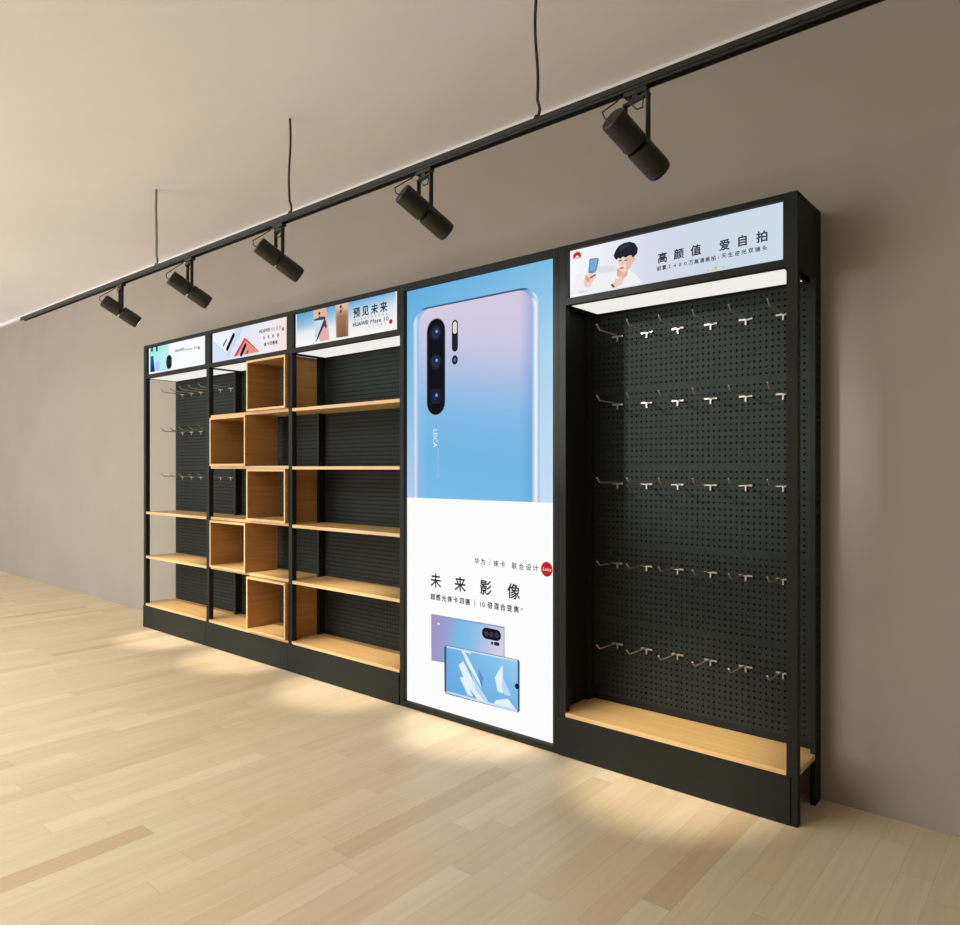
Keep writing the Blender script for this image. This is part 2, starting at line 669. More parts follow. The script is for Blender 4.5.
def poster(root, pn, x0, x1, z0, z1, y, col):
    bm = bmesh.new()
    lay = bm.loops.layers.float_color.new('Col')
    nx = 24
    V = [[bm.verts.new((x0 + (x1 - x0) * i / nx, y, z)) for z in (z0, z1)] for i in range(nx + 1)]
    for i in range(nx):
        f = bm.faces.new([V[i][0], V[i + 1][0], V[i + 1][1], V[i][1]])
        for l in f.loops:
            l[lay] = (*lin(col((l.vert.co.x - x0) / (x1 - x0))), 1)
    o = finish(bm, pn, M['print'], root)
    return local(root, o)


def sub(art, name, poster_obj, root):
    """artwork becomes a sub-part of its lit panel"""
    o = art.build(name, poster_obj)
    o.data.transform(Matrix.Translation(-root.location))
    return o


YH = FRONT + 0.021


def petals(A, x, z, s):
    """the red fan-shaped emblem"""
    for ang, l, wd, off in ((10, 0.85, 0.26, 0), (35, 1.02, 0.28, 0), (59, 1.12, 0.28, 0), (81, 1.15, 0.2, 0)):
        for sg in (-1, 1):
            q = PI / 2 + sg * math.radians(90 - ang)
            c0 = 0.30
            A.ellipse(x + math.cos(q) * s * (c0 + l * 0.36), z + math.sin(q) * s * (c0 * 0.8 + l * 0.36), s * l * 0.36, s * wd * 0.62, RED, 18, q)


def header_watch(root):
    x0, x1 = X[0] + POST + 0.012, X[1] - 0.024
    p = poster(root, 'header_sign', x0, x1, 2.150, 2.3755, YH, lambda a: (251, 252, 255))
    p['label'] = 'lit header sign with teal phones and a black watch'
    A = Art(YH)
    L = lambda n, m: (140 + n / 13.33, 330 + m / 13.33)
    A.quad_grid(L(130, 226), L(385, 175), L(385, 535), L(130, 560), 8, 8,
                lambda a, b: mix(stops(b, [(0, (150, 232, 206)), (0.5, (160, 240, 236)), (1, (178, 240, 246))]), (206, 240, 250), a * 0.8))
    A.quad_grid(L(140, 350), L(178, 345), L(200, 555), L(140, 560), 3, 5, lambda a, b: mix((30, 110, 160), (22, 34, 112), b))
    A.quad_grid(L(205, 430), L(260, 420), L(262, 545), L(205, 550), 3, 3, lambda a, b: mix((176, 200, 250), (196, 196, 255), b))
    A.pix([L(148, 235), L(174, 230), L(174, 285), L(148, 290)], (34, 92, 82))
    A.pix([L(212, 205), L(238, 200), L(236, 285), L(216, 290)], (20, 58, 66))
    A.pix([L(370, 340), L(405, 330), L(432, 385), L(400, 400), L(352, 390)], (30, 40, 44))
    A.pix([L(352, 460), L(430, 450), L(408, 515), L(370, 522)], (30, 40, 44))
    c = on_plane(*L(388, 424), YH)
    A.ellipse(*c, 0.049, 0.041, (18, 26, 30))
    A.ellipse(*c, 0.030, 0.026, (58, 74, 80))
    A.ellipse(*c, 0.024, 0.021, (30, 40, 46))
    A.pix([L(270, 535), L(350, 520), L(350, 528), L(270, 543)], (120, 200, 205))
    sub(A, 'printed_picture', p, root)
    A = Art(YH - 0.0045)
    A.word('HUAWEI', L(468, 275), L(585, 258), 0.030, INK, 0.03)
    A.word('Mate 20', L(598, 256), L(765, 236), 0.030, (92, 92, 96))
    A.ellipse(*on_plane(*L(792, 240), YH), 0.013, 0.012, (150, 40, 60))
    sub(A, 'headline', p, root)


def header_white_red(root):
    x0, x1 = X[1] + POST + 0.012, X[2] - 0.024
    p = poster(root, 'header_sign', x0, x1, 2.150, 2.3755, YH,
               lambda a: stops(a, [(0, (214, 228, 246)), (0.5, (228, 232, 247)), (0.75, (244, 238, 244)), (1, (246, 226, 222))]))
    p['label'] = 'lit header sign with a white and a coral phone'
    A = Art(YH)
    L = lambda n, m: (205 + n / 10.667, 305 + m / 10.667)
    A.pix([L(95, 400), L(230, 268), L(405, 240), L(250, 545)], (192, 206, 226))
    A.pix([L(84, 300), L(392, 246), L(246, 532), L(84, 380)], (240, 243, 250))
    A.pix([L(330, 262), L(392, 246), L(246, 532), L(225, 515)], (214, 224, 240))
    A.capsule(on_plane(*L(305, 322), YH), on_plane(*L(238, 468), YH), 0.0165, (16, 18, 26))
    A.capsule(on_plane(*L(228, 372), YH), on_plane(*L(198, 432), YH), 0.0065, (40, 44, 56))
    A.pix([L(306, 552), L(420, 352), L(440, 356), L(580, 498)], (196, 82, 72))
    A.pix([L(336, 546), L(432, 372), L(576, 500)], (228, 148, 122))
    A.pix([L(352, 542), L(432, 412), L(452, 440), L(400, 534)], (240, 190, 176))
    A.capsule(on_plane(*L(432, 432), YH), on_plane(*L(388, 528), YH), 0.0155, (18, 14, 16))
    A.capsule(on_plane(*L(462, 490), YH), on_plane(*L(446, 516), YH), 0.006, (96, 40, 40))
    sub(A, 'printed_picture', p, root)
    A = Art(YH - 0.0045)
    A.word('HUAWEI', L(582, 284), L(690, 262), 0.034, INK, 0.03)
    A.word('P30 系列', L(702, 260), L(815, 238), 0.034, GREY_INK)
    A.ellipse(*on_plane(*L(838, 258), YH), 0.011, 0.013, RED)
    sub(A, 'headline', p, root)
    A = Art(YH - 0.0045)
    A.line_of_text('未来影像', L(630, 350), L(778, 320), 0.027, (96, 94, 100), 0.02)
    A.line_of_text('徕卡四摄像', L(642, 420), L(762, 396), 0.028, (30, 28, 32), 0.03)
    sub(A, 'small_print', p, root)


def header_gold(root):
    x0, x1 = X[2] + POST + 0.012, X[3] - 0.024
    p = poster(root, 'header_sign', x0, x1, 2.150, 2.3755, YH, lambda a: (246, 247, 250))
    p['label'] = 'lit header sign with a rose and a bronze phone'
    A = Art(YH)
    L = lambda n, m: (290 + n / 8.348, 285 + m / 8.348)
    A.quad_grid(L(56, 238), L(882, 40), L(882, 366), L(56, 520), 10, 10,
                lambda a, b: stops(b, [(0, mix((86, 158, 206), (122, 178, 220), a)), (0.4, mix((150, 194, 224), (224, 234, 244), a)),
                                       (0.62, (236, 238, 242)), (1, (250, 248, 246))]))
    A.pix([L(190, 190), L(298, 172), L(310, 300), L(332, 455), L(250, 470), L(296, 300), L(262, 262), L(196, 286)], (226, 184, 164))
    A.pix([L(282, 330), L(304, 330), L(332, 455), L(248, 472)], (228, 176, 172))
    A.pix([L(196, 290), L(270, 262), L(300, 268), L(290, 296), L(206, 300)], (62, 72, 92))
    A.pix([L(206, 300), L(288, 288), L(238, 420), L(212, 440)], (196, 220, 238))
    A.pix([L(284, 288), L(304, 300), L(228, 462), L(212, 476)], (48, 60, 82))
    A.pix([L(298, 300), L(310, 350), L(300, 362), L(284, 340)], (108, 52, 44))
    A.ellipse(*on_plane(*L(246, 238), YH), 0.0105, 0.0105, (52, 36, 34))
    A.ellipse(*on_plane(*L(250, 270), YH), 0.008, 0.008, (64, 42, 40))
    A.quad_grid(L(380, 156), L(490, 134), L(490, 428), L(386, 442), 6, 10,
                lambda a, b: mix(stops(b, [(0, (232, 204, 182)), (0.22, (214, 176, 146)), (0.34, (160, 122, 92)), (1, (128, 92, 62))]),
                                 (206, 176, 150), max(0.0, abs(a - 0.5) - 0.3) * 3))
    A.ellipse(*on_plane(*L(426, 182), YH), 0.0105, 0.0105, (60, 42, 36))
    A.ellipse(*on_plane(*L(426, 220), YH), 0.0095, 0.0095, (66, 48, 40))
    A.ellipse(*on_plane(*L(442, 200), YH), 0.005, 0.005, (90, 64, 52))
    sub(A, 'printed_picture', p, root)
    A = Art(YH - 0.0045)
    A.line_of_text('预见未来', L(556, 232), L(782, 182), 0.064, (58, 56, 62), 0.03)
    sub(A, 'headline', p, root)
    A = Art(YH - 0.0045)
    A.line_of_text('预约购机乐享全新体验', L(540, 294), L(806, 240), 0.017, GREY_INK)
    A.word('HUAWEI', L(526, 332), L(652, 312), 0.033, INK, 0.04)
    A.word('Mate 10', L(672, 308), L(822, 276), 0.033, INK, 0.02)
    A.line_of_text('徕卡双镜头', L(660, 344), L(800, 318), 0.016, (160, 158, 160))
    A.ellipse(*on_plane(*L(846, 306), YH), 0.0145, 0.0145, RED)
    sub(A, 'small_print', p, root)


def header_portrait(root):
    x0, x1 = X[4] + POST + 0.012, X[5] - POST - 0.013
    p = poster(root, 'header_sign', x0, x1, 2.150, 2.3755, YH,
               lambda a: stops(a, [(0, (248, 249, 252)), (0.25, (232, 235, 244)), (0.42, (214, 220, 233)), (0.7, (206, 217, 230)), (1, (206, 221, 233))]))
    p['label'] = 'lit header sign with a person holding a blue phone'
    A = Art(YH)
    L = lambda n, m: (562 + n / 8.727, 225 + m / 8.727)
    shirt = (240, 241, 243)
    skin, skin2 = (238, 208, 192), (222, 180, 160)
    A.pix([L(300, 360), L(460, 352), L(470, 400), L(310, 420)], (222, 223, 230))
    A.pix([L(72, 612), L(130, 430), L(205, 400), L(232, 560), L(420, 420), L(480, 400), L(560, 450), L(600, 400), L(660, 450),
           L(705, 500), L(700, 512)], shirt)
    A.pix([L(140, 575), L(230, 570), L(232, 584), L(150, 598)], (222, 222, 226))
    A.pix([L(480, 380), L(580, 380), L(570, 440), L(520, 480), L(478, 440)], skin2)
    A.pix([L(486, 280), L(620, 264), L(614, 320), L(596, 372), L(566, 402), L(538, 414), L(508, 398), L(492, 356)], (242, 216, 202))
    A.pix([L(560, 270), L(628, 262), L(616, 330), L(594, 376), L(560, 400), L(590, 340)], (228, 188, 168))
    A.ellipse(*on_plane(*L(624, 300), YH), 0.008, 0.013, (224, 184, 164))
    for q in ((508, 312), (556, 308)):
        A.ellipse(*on_plane(*L(*q), YH), 0.008, 0.003, (70, 54, 52))
    A.pix([L(524, 314), L(534, 314), L(538, 346), L(520, 348)], (226, 184, 164))
    A.ellipse(*on_plane(*L(524, 376), YH), 0.0105, 0.004, (176, 104, 100))
    A.pix([L(452, 268), L(470, 222), L(498, 182), L(544, 156), L(594, 146), L(638, 160), L(664, 202), L(660, 244), L(640, 268), L(618, 284),
           L(606, 262), L(578, 270), L(556, 286), L(532, 276), L(512, 296), L(494, 288), L(478, 306), L(462, 292)], (36, 36, 46))
    A.pix([L(500, 200), L(560, 170), L(610, 172), L(560, 196), L(516, 230)], (56, 56, 68))
    A.pix([L(440, 520), L(470, 470), L(500, 462), L(524, 420), L(540, 428), L(532, 462), L(548, 470), L(520, 520), L(476, 545)], skin)
    A.pix([L(520, 424), L(534, 420), L(540, 470), L(526, 472)], skin2)
    A.pix([L(426, 526), L(444, 510), L(466, 540), L(450, 552)], (110, 106, 106))
    A.pix([L(192, 500), L(206, 440), L(232, 412), L(262, 440), L(300, 424), L(300, 452), L(272, 490), L(244, 545), L(204, 540)], skin)
    A.pix([L(206, 444), L(232, 452), L(256, 488), L(236, 500), L(210, 486)], (236, 160, 150))
    A.pix([L(250, 294), L(318, 288), L(326, 300), L(302, 406), L(262, 424), L(236, 420), L(232, 404), L(242, 302)], (96, 146, 190))
    A.pix([L(256, 304), L(312, 298), L(292, 396), L(244, 404)], (124, 170, 206))
    for dz in (0, 22, 44):
        A.pix([L(244, 436 + dz), L(300, 404 + dz), L(298, 416 + dz), L(254, 448 + dz)], skin if dz != 22 else (96, 100, 112))
    sub(A, 'portrait_picture', p, root)
    A = Art(YH - 0.002)
    c = on_plane(*L(134, 262), YH)
    petals(A, c[0], c[1] - 0.010, 0.026)
    A.word('HUAWEI', L(98, 294), L(170, 283), 0.011, RED, 0.03)
    sub(A, 'emblem', p, root)
    A = Art(YH - 0.002)
    Q = lambda n, m: (640 + n / 6.0, 195 + m / 6.0)
    for ch, n, m in (('高', 136, 376), ('颜', 234, 353), ('值', 336, 331), ('爱', 508, 300), ('自', 616, 274), ('拍', 732, 249)):
        q = on_plane(*Q(n, m), YH)
        A.glyph(ch, q[0], q[1], 0.0465, (66, 64, 68), bold=0.03)
    sub(A, 'headline', p, root)
    A = Art(YH - 0.002)
    A.line_of_text('前置2400万高清美拍', Q(114, 440), Q(440, 380), 0.021, (86, 84, 92), 0.03)
    A.line_of_text('天生逆光双镜头', Q(504, 364), Q(748, 318), 0.021, (86, 84, 92), 0.03)
    A.pix([Q(470, 364), Q(474, 363), Q(474, 384), Q(470, 385)], (130, 128, 136))
    A.ellipse(*on_plane(*Q(456, 438), YH), 0.006, 0.006, (206, 196, 70))
    A.ellipse(*on_plane(*Q(502, 432), YH), 0.003, 0.003, (176, 150, 160))
    A.ellipse(*on_plane(*Q(410, 455), YH), 0.003, 0.003, (190, 140, 150))
    sub(A, 'small_print', p, root)


# ------------------------------------------------------------------ hooks
def make_hook(label, group):
    root = thing('hanging_hook', label, 'hook', (0, 0, 0), group)
    bm = bmesh.new()
    box(bm, -0.029, 0.029, -0.0085, -0.0035, -0.004, 0.004)
    box(bm, -0.0035, 0.0035, -0.0085, -0.0035, -0.024, -0.004)
    for sx in (-0.0258, 0.0258):
        box(bm, sx - 0.003, sx + 0.003, -0.0035, -0.0004, -0.003, 0.003)
    finish(bm, 'back_bar', M['chrome'], root)
    bm = bmesh.new()
    tube(bm, [(0, -0.006, 0.004), (0, -0.014, 0.0055), (0, -0.166, 0.0075), (0, -0.174, 0.0095), (0, -0.199, 0.031)], 0.0034, 8)
    finish(bm, 'prong', M['chrome'], root, smooth=True)
    return root


def copy_thing(root, loc, label):
    r = root.copy()
    COL.objects.link(r)
    r.location = loc
    r['label'] = label
    for ch in list(root.children):
        c = ch.copy()
        COL.objects.link(c)
        c.parent = r
        for g in list(ch.children):
            d = g.copy()
            COL.objects.link(d)
            d.parent = c
    return r


ORD = ['leftmost', 'second from left', 'third from left', 'third from right', 'second from right', 'rightmost']


def hooks():
    proto = None
    for x_first, zs, where, group in (
            (-1.761, (1.996, 1.664, 1.279, 0.890, 0.497), 'the wide rightmost pegboard bay', 'hooks on the rightmost pegboard bay'),
            (-6.043, (1.996, 1.664, 1.279), 'the far left bay', 'hooks on the far left bay')):
        n = len(zs)
        names = {5: ['top row', 'second row down', 'middle row', 'fourth row down', 'lowest row'], 3: ['top row', 'middle row', 'lowest row']}[n]
        for j, z in enumerate(zs):
            for k in range(6):
                lab = 'chrome hook, %s in the %s of %s' % (ORD[k], names[j], where.replace('the wide ', 'the '))
                loc = (x_first + 0.1562 * k, Y_PEG, z)
                if proto is None:
                    proto = make_hook(lab, group)
                    proto.location = loc
                else:
                    h = copy_thing(proto, loc, lab)
                    h['group'] = group


# ------------------------------------------------------------------ wooden cubes
def cubes():
    spots = [(-4.556, -4.088, 1.7565, 2.112, 'open beech cube in the second bay, topmost, right under its header sign'),
             (-5.056, -4.572, 1.3715, 1.733, 'open beech cube in the second bay, upper one of its left column'),
             (-4.556, -4.088, 0.9865, 1.348, 'open beech cube in the second bay, middle one of its right column'),
             (-5.056, -4.572, 0.6115, 0.963, 'open beech cube in the second bay, lower one of its left column'),
             (-4.556, -4.088, 0.2075, 0.588, 'open beech cube in the second bay, lowest, standing on the base shelf')]
    t = 0.015
    y0, y1 = FRONT - 0.023, 3.084
    for x0, x1, z0, z1, lab in spots:
        r = thing('wooden_cube', lab, 'box', ((x0 + x1) / 2, (y0 + y1) / 2, z0), 'open wooden cubes in the second bay')
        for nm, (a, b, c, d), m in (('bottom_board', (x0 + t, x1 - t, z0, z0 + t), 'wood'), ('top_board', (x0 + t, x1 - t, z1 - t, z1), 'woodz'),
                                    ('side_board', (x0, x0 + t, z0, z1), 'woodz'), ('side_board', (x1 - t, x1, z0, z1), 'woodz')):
            bm = bmesh.new()
            box(bm, a, b, y0, y1, c, d)
            local(r, finish(bm, nm, [M[m], M['edge']], r, bevel=0.001, edge=True))


# ------------------------------------------------------------------ the full-height lightbox
def lightbox():
    x0, x1 = X[3] + 0.002, X[4] - 0.002
    root = thing('poster_lightbox', 'tall backlit poster box with a giant blue phone and white lower half', 'sign',
                 ((x0 + x1) / 2, (FRONT + WALL) / 2, 0))
    y0, yb = FRONT, 3.144
    yp = FRONT + 0.028

    def part(pn, bm, m, **k):
        return local(root, finish(bm, pn, m, root, **k))
    bm = bmesh.new()
    box(bm, x0, x1, yp + 0.012, yb, 0.002, 2.399)
    part('cabinet', bm, M['metal'])
    bm = bmesh.new()
    f, g, tp, bt = 0.03, 0.03, 2.362, 0.031
    box(bm, x0, x0 + f, y0, yp + 0.0115, 0.002, 2.399)
    box(bm, x1 - g, x1, y0, yp + 0.0115, 0.002, 2.399)
    box(bm, x0 + f, x1 - g, y0, yp + 0.0115, tp, 2.399)
    box(bm, x0 + f, x1 - g, y0, yp + 0.0115, 0.002, bt)
    part('front_frame', bm, M['metal'])
    xl, xr = x0 + f, x1 - g
    p = poster(root, 'poster_sheet', xl, xr, bt, tp, yp, lambda a: (253, 253, 254))
    p['label'] = 'lit white poster sheet'
    # upper picture: blue ground and the back of a phone
    zs = on_plane(480, 500.2, yp)[1]
    A = Art(yp)

    def ground(x, z):
        a, b = (x - xl) / (xr - xl), (tp - z) / (tp - zs)
        top = mix((100, 174, 222), (128, 190, 230), a)
        low = mix((176, 208, 236), (204, 224, 244), a)
        return stops(b, [(0, top), (0.35, mix((122, 186, 228), (176, 214, 240), a)), (1, low)])
    A.grid([(tp + (zs - tp) * j / 16, xl, xr) for j in range(17)], 10, ground)
    px0, px1 = on_plane(412.9, 400, yp)[0], on_plane(539.6, 400, yp)[0]
    pt = (on_plane(428, 307.0, yp)[1] + on_plane(529, 286.6, yp)[1]) / 2
    R = 0.115

    def rows(inset, r, top):
        a, b = px0 + inset, px1 - inset
        out = []
        for j in range(13):
            q = PI / 2 * j / 12
            out.append((top - r + r * math.cos(q), a + r - r * math.sin(q), b - r + r * math.sin(q)))
        for j in range(1, 25):
            out.append((top - r + (zs - top + r) * j / 24, a, b))
        return out

    def prof(x):
        return min(x - px0, px1 - x), (x - px0) / (px1 - px0)
    A.grid(rows(0, R, pt), 40, lambda x, z: (70, 98, 132) if z > pt - 0.012 else
           stops((x - px0) / (px1 - px0), [(0, (150, 186, 222)), (0.012, (236, 244, 252)), (0.03, (206, 224, 242)), (0.05, (150, 186, 226)),
                                           (0.9, (120, 168, 214)), (0.955, (150, 186, 222)), (0.97, (246, 250, 254)), (0.985, (232, 242, 252)), (1, (140, 180, 216))]))

    def body(x, z):
        a = (x - px0) / (px1 - px0)
        b = (pt - z) / (pt - zs)
        d = b + 0.12 * (0.5 - a)
        c = stops(d, [(0.0, (214, 202, 226)), (0.22, (204, 200, 228)), (0.40, (168, 192, 228)), (0.58, (130, 186, 230)), (0.8, (116, 184, 228)), (1.1, (124, 190, 232))])
        c = mix(c, (176, 206, 240), max(0.0, 0.13 - a) * 4)
        c = mix(c, (236, 214, 226), max(0.0, 0.22 - b) * 1.6 * max(0.0, 1 - abs(a - 0.2) * 3))
        return mix(c, (92, 140, 206), max(0.0, a - 0.86) * 4.0)
    ins = 0.048
    sv = (px0, px1)
    px0b, px1b = px0 + ins, px1 - 0.046
    bodyrows = []
    r2 = 0.085
    t2 = pt - 0.010
    for j in range(13):
        q = PI / 2 * j / 12
        bodyrows.append((t2 - r2 + r2 * math.cos(q), px0b + r2 - r2 * math.sin(q), px1b - r2 + r2 * math.sin(q)))
    for j in range(1, 31):
        bodyrows.append((t2 - r2 + (zs - t2 + r2) * j / 30, px0b, px1b))
    A.grid(bodyrows, 30, body)
    # camera column
    cx = on_plane(436, 360, yp)[0]
    w = on_plane(444.9, 366, yp)[0] - on_plane(427.1, 366, yp)[0]
    zt, zb = on_plane(436, 318.8, yp)[1], on_plane(436, 414.8, yp)[1]
    A.capsule((cx, zt - w / 2), (cx, zb + w / 2), w / 2 + 0.004, (150, 146, 166))
    A.capsule((cx, zt - w / 2), (cx, zb + w / 2), w / 2, (20, 21, 28))
    for v in (332.8, 361.6, 396.4):
        z = on_plane(436, v, yp)[1]
        if v < 390:
            A.ellipse(cx, z, 0.042, 0.042, (34, 36, 46))
            A.ellipse(cx, z, 0.030, 0.030, (48, 54, 72))
        else:
            A.poly([(cx - 0.04, z - 0.04), (cx + 0.04, z - 0.04), (cx + 0.04, z + 0.04), (cx - 0.04, z + 0.04)], (32, 34, 46))
        A.ellipse(cx, z, 0.020, 0.020, (28, 44, 84))
        A.ellipse(cx + 0.006, z + 0.006, 0.009, 0.009, (128, 158, 208))
    c2 = on_plane(455.2, 340, yp)[0]
    z1, z2 = on_plane(455, 320.3, yp)[1], on_plane(455, 351.3, yp)[1]
    A.capsule((c2, z1 - 0.02), (c2, z2 + 0.02), 0.022, (34, 34, 42))
    A.capsule((c2, z1 - 0.022), (c2, z1 - 0.058), 0.015, (226, 216, 204))
    z3 = on_plane(455, 360, yp)[1]
    A.ellipse(c2, z3, 0.022, 0.025, (32, 34, 44))
    A.ellipse(c2, z3, 0.010, 0.011, (90, 110, 150))
    q = on_plane(435.6, 438.5, yp)
    A.glyph('LEICA', q[0], q[1], 0.044, (226, 234, 248), w=0.098, rot=-PI / 2, bold=0.01)
    q = on_plane(438.4, 463, yp)
    A.glyph('VARIO-SUMMILUX-H 1:1.6-3.4/16-125 ASPH.', q[0], q[1], 0.011, (196, 214, 240), w=0.165, rot=-PI / 2)
    sub(A, 'phone_picture', p, root)
    # lettering
    A = Art(yp - 0.002)
    T = lambda n, m: (420 + n / 6.857, 545 + m / 6.857)

    def put(items, h, col, bold=0.0):
        for ch, n, m in items:
            q = on_plane(*T(n, m), yp)
            A.glyph(ch, q[0], q[1], h, col, bold=bold)
    put([('华', 391, 108), ('为', 434, 114), ('徕', 523, 127), ('卡', 569, 132), ('联', 648, 142), ('合', 697, 148), ('设', 746, 152), ('计', 793, 157)],
        0.034, (80, 78, 80), 0.02)
    q = on_plane(*T(481, 119), yp)
    A.poly([(q[0] - 0.0015, q[1] - 0.018), (q[0] + 0.0015, q[1] - 0.018), (q[0] + 0.0015, q[1] + 0.018), (q[0] - 0.0015, q[1] + 0.018)], (120, 118, 118))
    put([('未', 110, 243), ('来', 277, 268), ('影', 453, 293), ('像', 644, 318)], 0.083, (46, 44, 44), 0.02)
    sub(A, 'headline', p, root)
    A = Art(yp - 0.002)
    sl = '超感光徕卡四摄'
    for i, n in enumerate((90, 127, 166, 206, 247, 289, 328)):
        put([(sl[i], n, 353 + (n - 90) * 0.155)], 0.0355, (70, 68, 70), 0.03)
    q = on_plane(*T(377, 399), yp)
    A.poly([(q[0] - 0.002, q[1] - 0.02), (q[0] + 0.002, q[1] - 0.02), (q[0] + 0.002, q[1] + 0.02), (q[0] - 0.002, q[1] + 0.02)], (120, 118, 118))
    put([('1', 417, 405), ('0', 438, 408)], 0.036, (76, 74, 76), 0.02)
    for ch, n in (('倍', 481), ('混', 526), ('合', 570), ('变', 616), ('焦', 662)):
        put([(ch, n, 353 + (n - 90) * 0.152)], 0.0355, (70, 68, 70), 0.03)
    put([('*', 700, 440)], 0.036, (70, 68, 70))
    sub(A, 'small_print', p, root)
    A = Art(yp - 0.002)
    q = on_plane(547.0, 569.2, yp)
    A.ellipse(q[0], q[1], 0.034, 0.036, (196, 36, 34), 40)
    A.glyph('Leica', q[0] + 0.001, q[1], 0.024, (250, 236, 232), w=0.05, shear=0.3)
    sub(A, 'round_emblem', p, root)
    # two small phones
    A = Art(yp - 0.001)
    G = lambda n, m: (420 + n / 7.709, 600 + m / 7.709)
    A.quad_grid(G(86, 106), G(652, 206), G(652, 560), G(88, 466), 1, 1, lambda a, b: (150, 158, 196))
    A.quad_grid(G(92, 118), G(645, 218), G(645, 550), G(94, 450), 18, 8,
                lambda a, b: stops(a + 0.12 * (b - 0.5), [(0, (164, 148, 196)), (0.2, (152, 160, 208)), (0.36, (126, 186, 230)), (0.55, (136, 190, 232)), (0.8, (190, 198, 230)), (1, (222, 208, 226))]))
    A.capsule(on_plane(*G(512, 256), yp), on_plane(*G(592, 272), yp), 0.029, (22, 22, 30))
    for n in (514, 552, 592):
        A.ellipse(*on_plane(*G(n, 258 + (n - 514) * 0.18), yp), 0.014, 0.014, (58, 60, 78))
    A.ellipse(*on_plane(*G(558, 332), yp), 0.008, 0.008, (44, 44, 52))
    A.capsule(on_plane(*G(582, 336), yp), on_plane(*G(604, 340), yp), 0.009, (40, 40, 48))
    A.ellipse(*on_plane(*G(146, 184), yp), 0.010, 0.006, (226, 222, 240))
    rim = [(206, 348), (760, 460), (770, 476), (770, 856), (756, 868), (208, 724), (190, 704), (188, 362)]
    A.pix([G(*q) for q in rim], (66, 92, 126))
    A.quad_grid(G(206, 352), G(752, 462), G(752, 866), G(206, 716), 1, 1, lambda a, b: (196, 220, 242))
    A.quad_grid(G(206, 366), G(754, 476), G(756, 846), G(208, 700), 14, 8,
                lambda a, b: mix(mix((112, 176, 228), (150, 204, 240), a), (100, 166, 224), b * 0.6))
    white, pale = (228, 242, 252), (186, 218, 244)
    for pts, c in (([(320, 388), (345, 395), (410, 520), (470, 640), (480, 690), (440, 620), (370, 500)], white),
                   ([(300, 500), (335, 470), (420, 640), (520, 790), (450, 770), (360, 650)], white),
                   ([(310, 600), (340, 590), (400, 720), (410, 745), (370, 730)], white),
                   ([(450, 520), (490, 600), (480, 690), (455, 600)], (84, 150, 206)),
                   ([(580, 600), (610, 540), (640, 500), (625, 600), (640, 720), (600, 700)], white),
                   ([(640, 600), (690, 700), (700, 740), (650, 730), (630, 660)], pale),
                   ([(590, 770), (680, 760), (740, 840), (640, 815), (570, 795)], white),
                   ([(400, 560), (440, 640), (530, 780), (500, 780), (430, 690)], pale)):
        A.pix([G(*q) for q in pts], c)
    A.ellipse(*on_plane(*G(752, 664), yp), 0.014, 0.014, (20, 26, 36))
    A.pix([G(340, 392), G(400, 404), G(396, 412), G(342, 400)], white)
    sub(A, 'small_phones_picture', p, root)


# ------------------------------------------------------------------ ceiling track and lamps
TY, TZ = 2.30, 2.706


def wavy(x, z0, z1, amp, ph):
    pts = []
    n = 26
    for i in range(n + 1):
        t = i / n
        kink = 0.0
        if t < 0.14:
            kink = 0.014 * math.sin(PI * t / 0.14)
        pts.append((x + amp * math.sin(ph + t * 5.0) * math.sin(PI * t) + kink - 0.0, TY, z0 + (z1 - z0) * t))
    return pts


def track():
    root = thing('ceiling_track', 'long black lamp track hung from the ceiling on thin wires', 'track', (-3.3, TY, TZ))
    bm = bmesh.new()
    x0, x1 = -7.4, 0.9
    w, h, t = 0.0175, 0.0165, 0.003
    # channel section open at the bottom
    box(bm, x0, x1, TY - w, TY + w, TZ + h - 0.006, TZ + h)
    box(bm, x0, x1, TY - w, TY - w + t, TZ - h, TZ + h - 0.006)
    box(bm, x0, x1, TY + w - t, TY + w, TZ - h, TZ + h - 0.006)
    box(bm, x0, x1, TY - w + t, TY + w - t, TZ - h + 0.012, TZ + h - 0.006)
    box(bm, x0, x1, TY - w - 0.003, TY - w, TZ - h + 0.010, TZ - h + 0.020)
    local(root, finish(bm, 'rail', M['lamp'], root))
    for i, (u, m, amp, ph) in enumerate(((156.2, 'greycable', 0.006, 0.3), (290.0, 'cable', -0.012, 0.0), (536.5, 'cable', 0.010, 0.6))):
        x = on_plane(u, 200, TY)[0]
        bm = bmesh.new()
        tube(bm, wavy(x, TZ + h - 0.002, CEIL, amp, ph), 0.0085 if m == 'greycable' else 0.006, 8)
        local(root, finish(bm, 'suspension_wire', M[m], root, smooth=True))
        bm = bmesh.new()
        lathe(bm, [(0.0, 0.0), (0.011, 0.0), (0.011, 0.012), (0.0065, 0.018), (0.0, 0.018)], 16)
        bm.transform(Matrix.Translation((x, TY, TZ + h)))
        local(root, finish(bm, 'wire_clamp', M['lamp'], root))
    return root


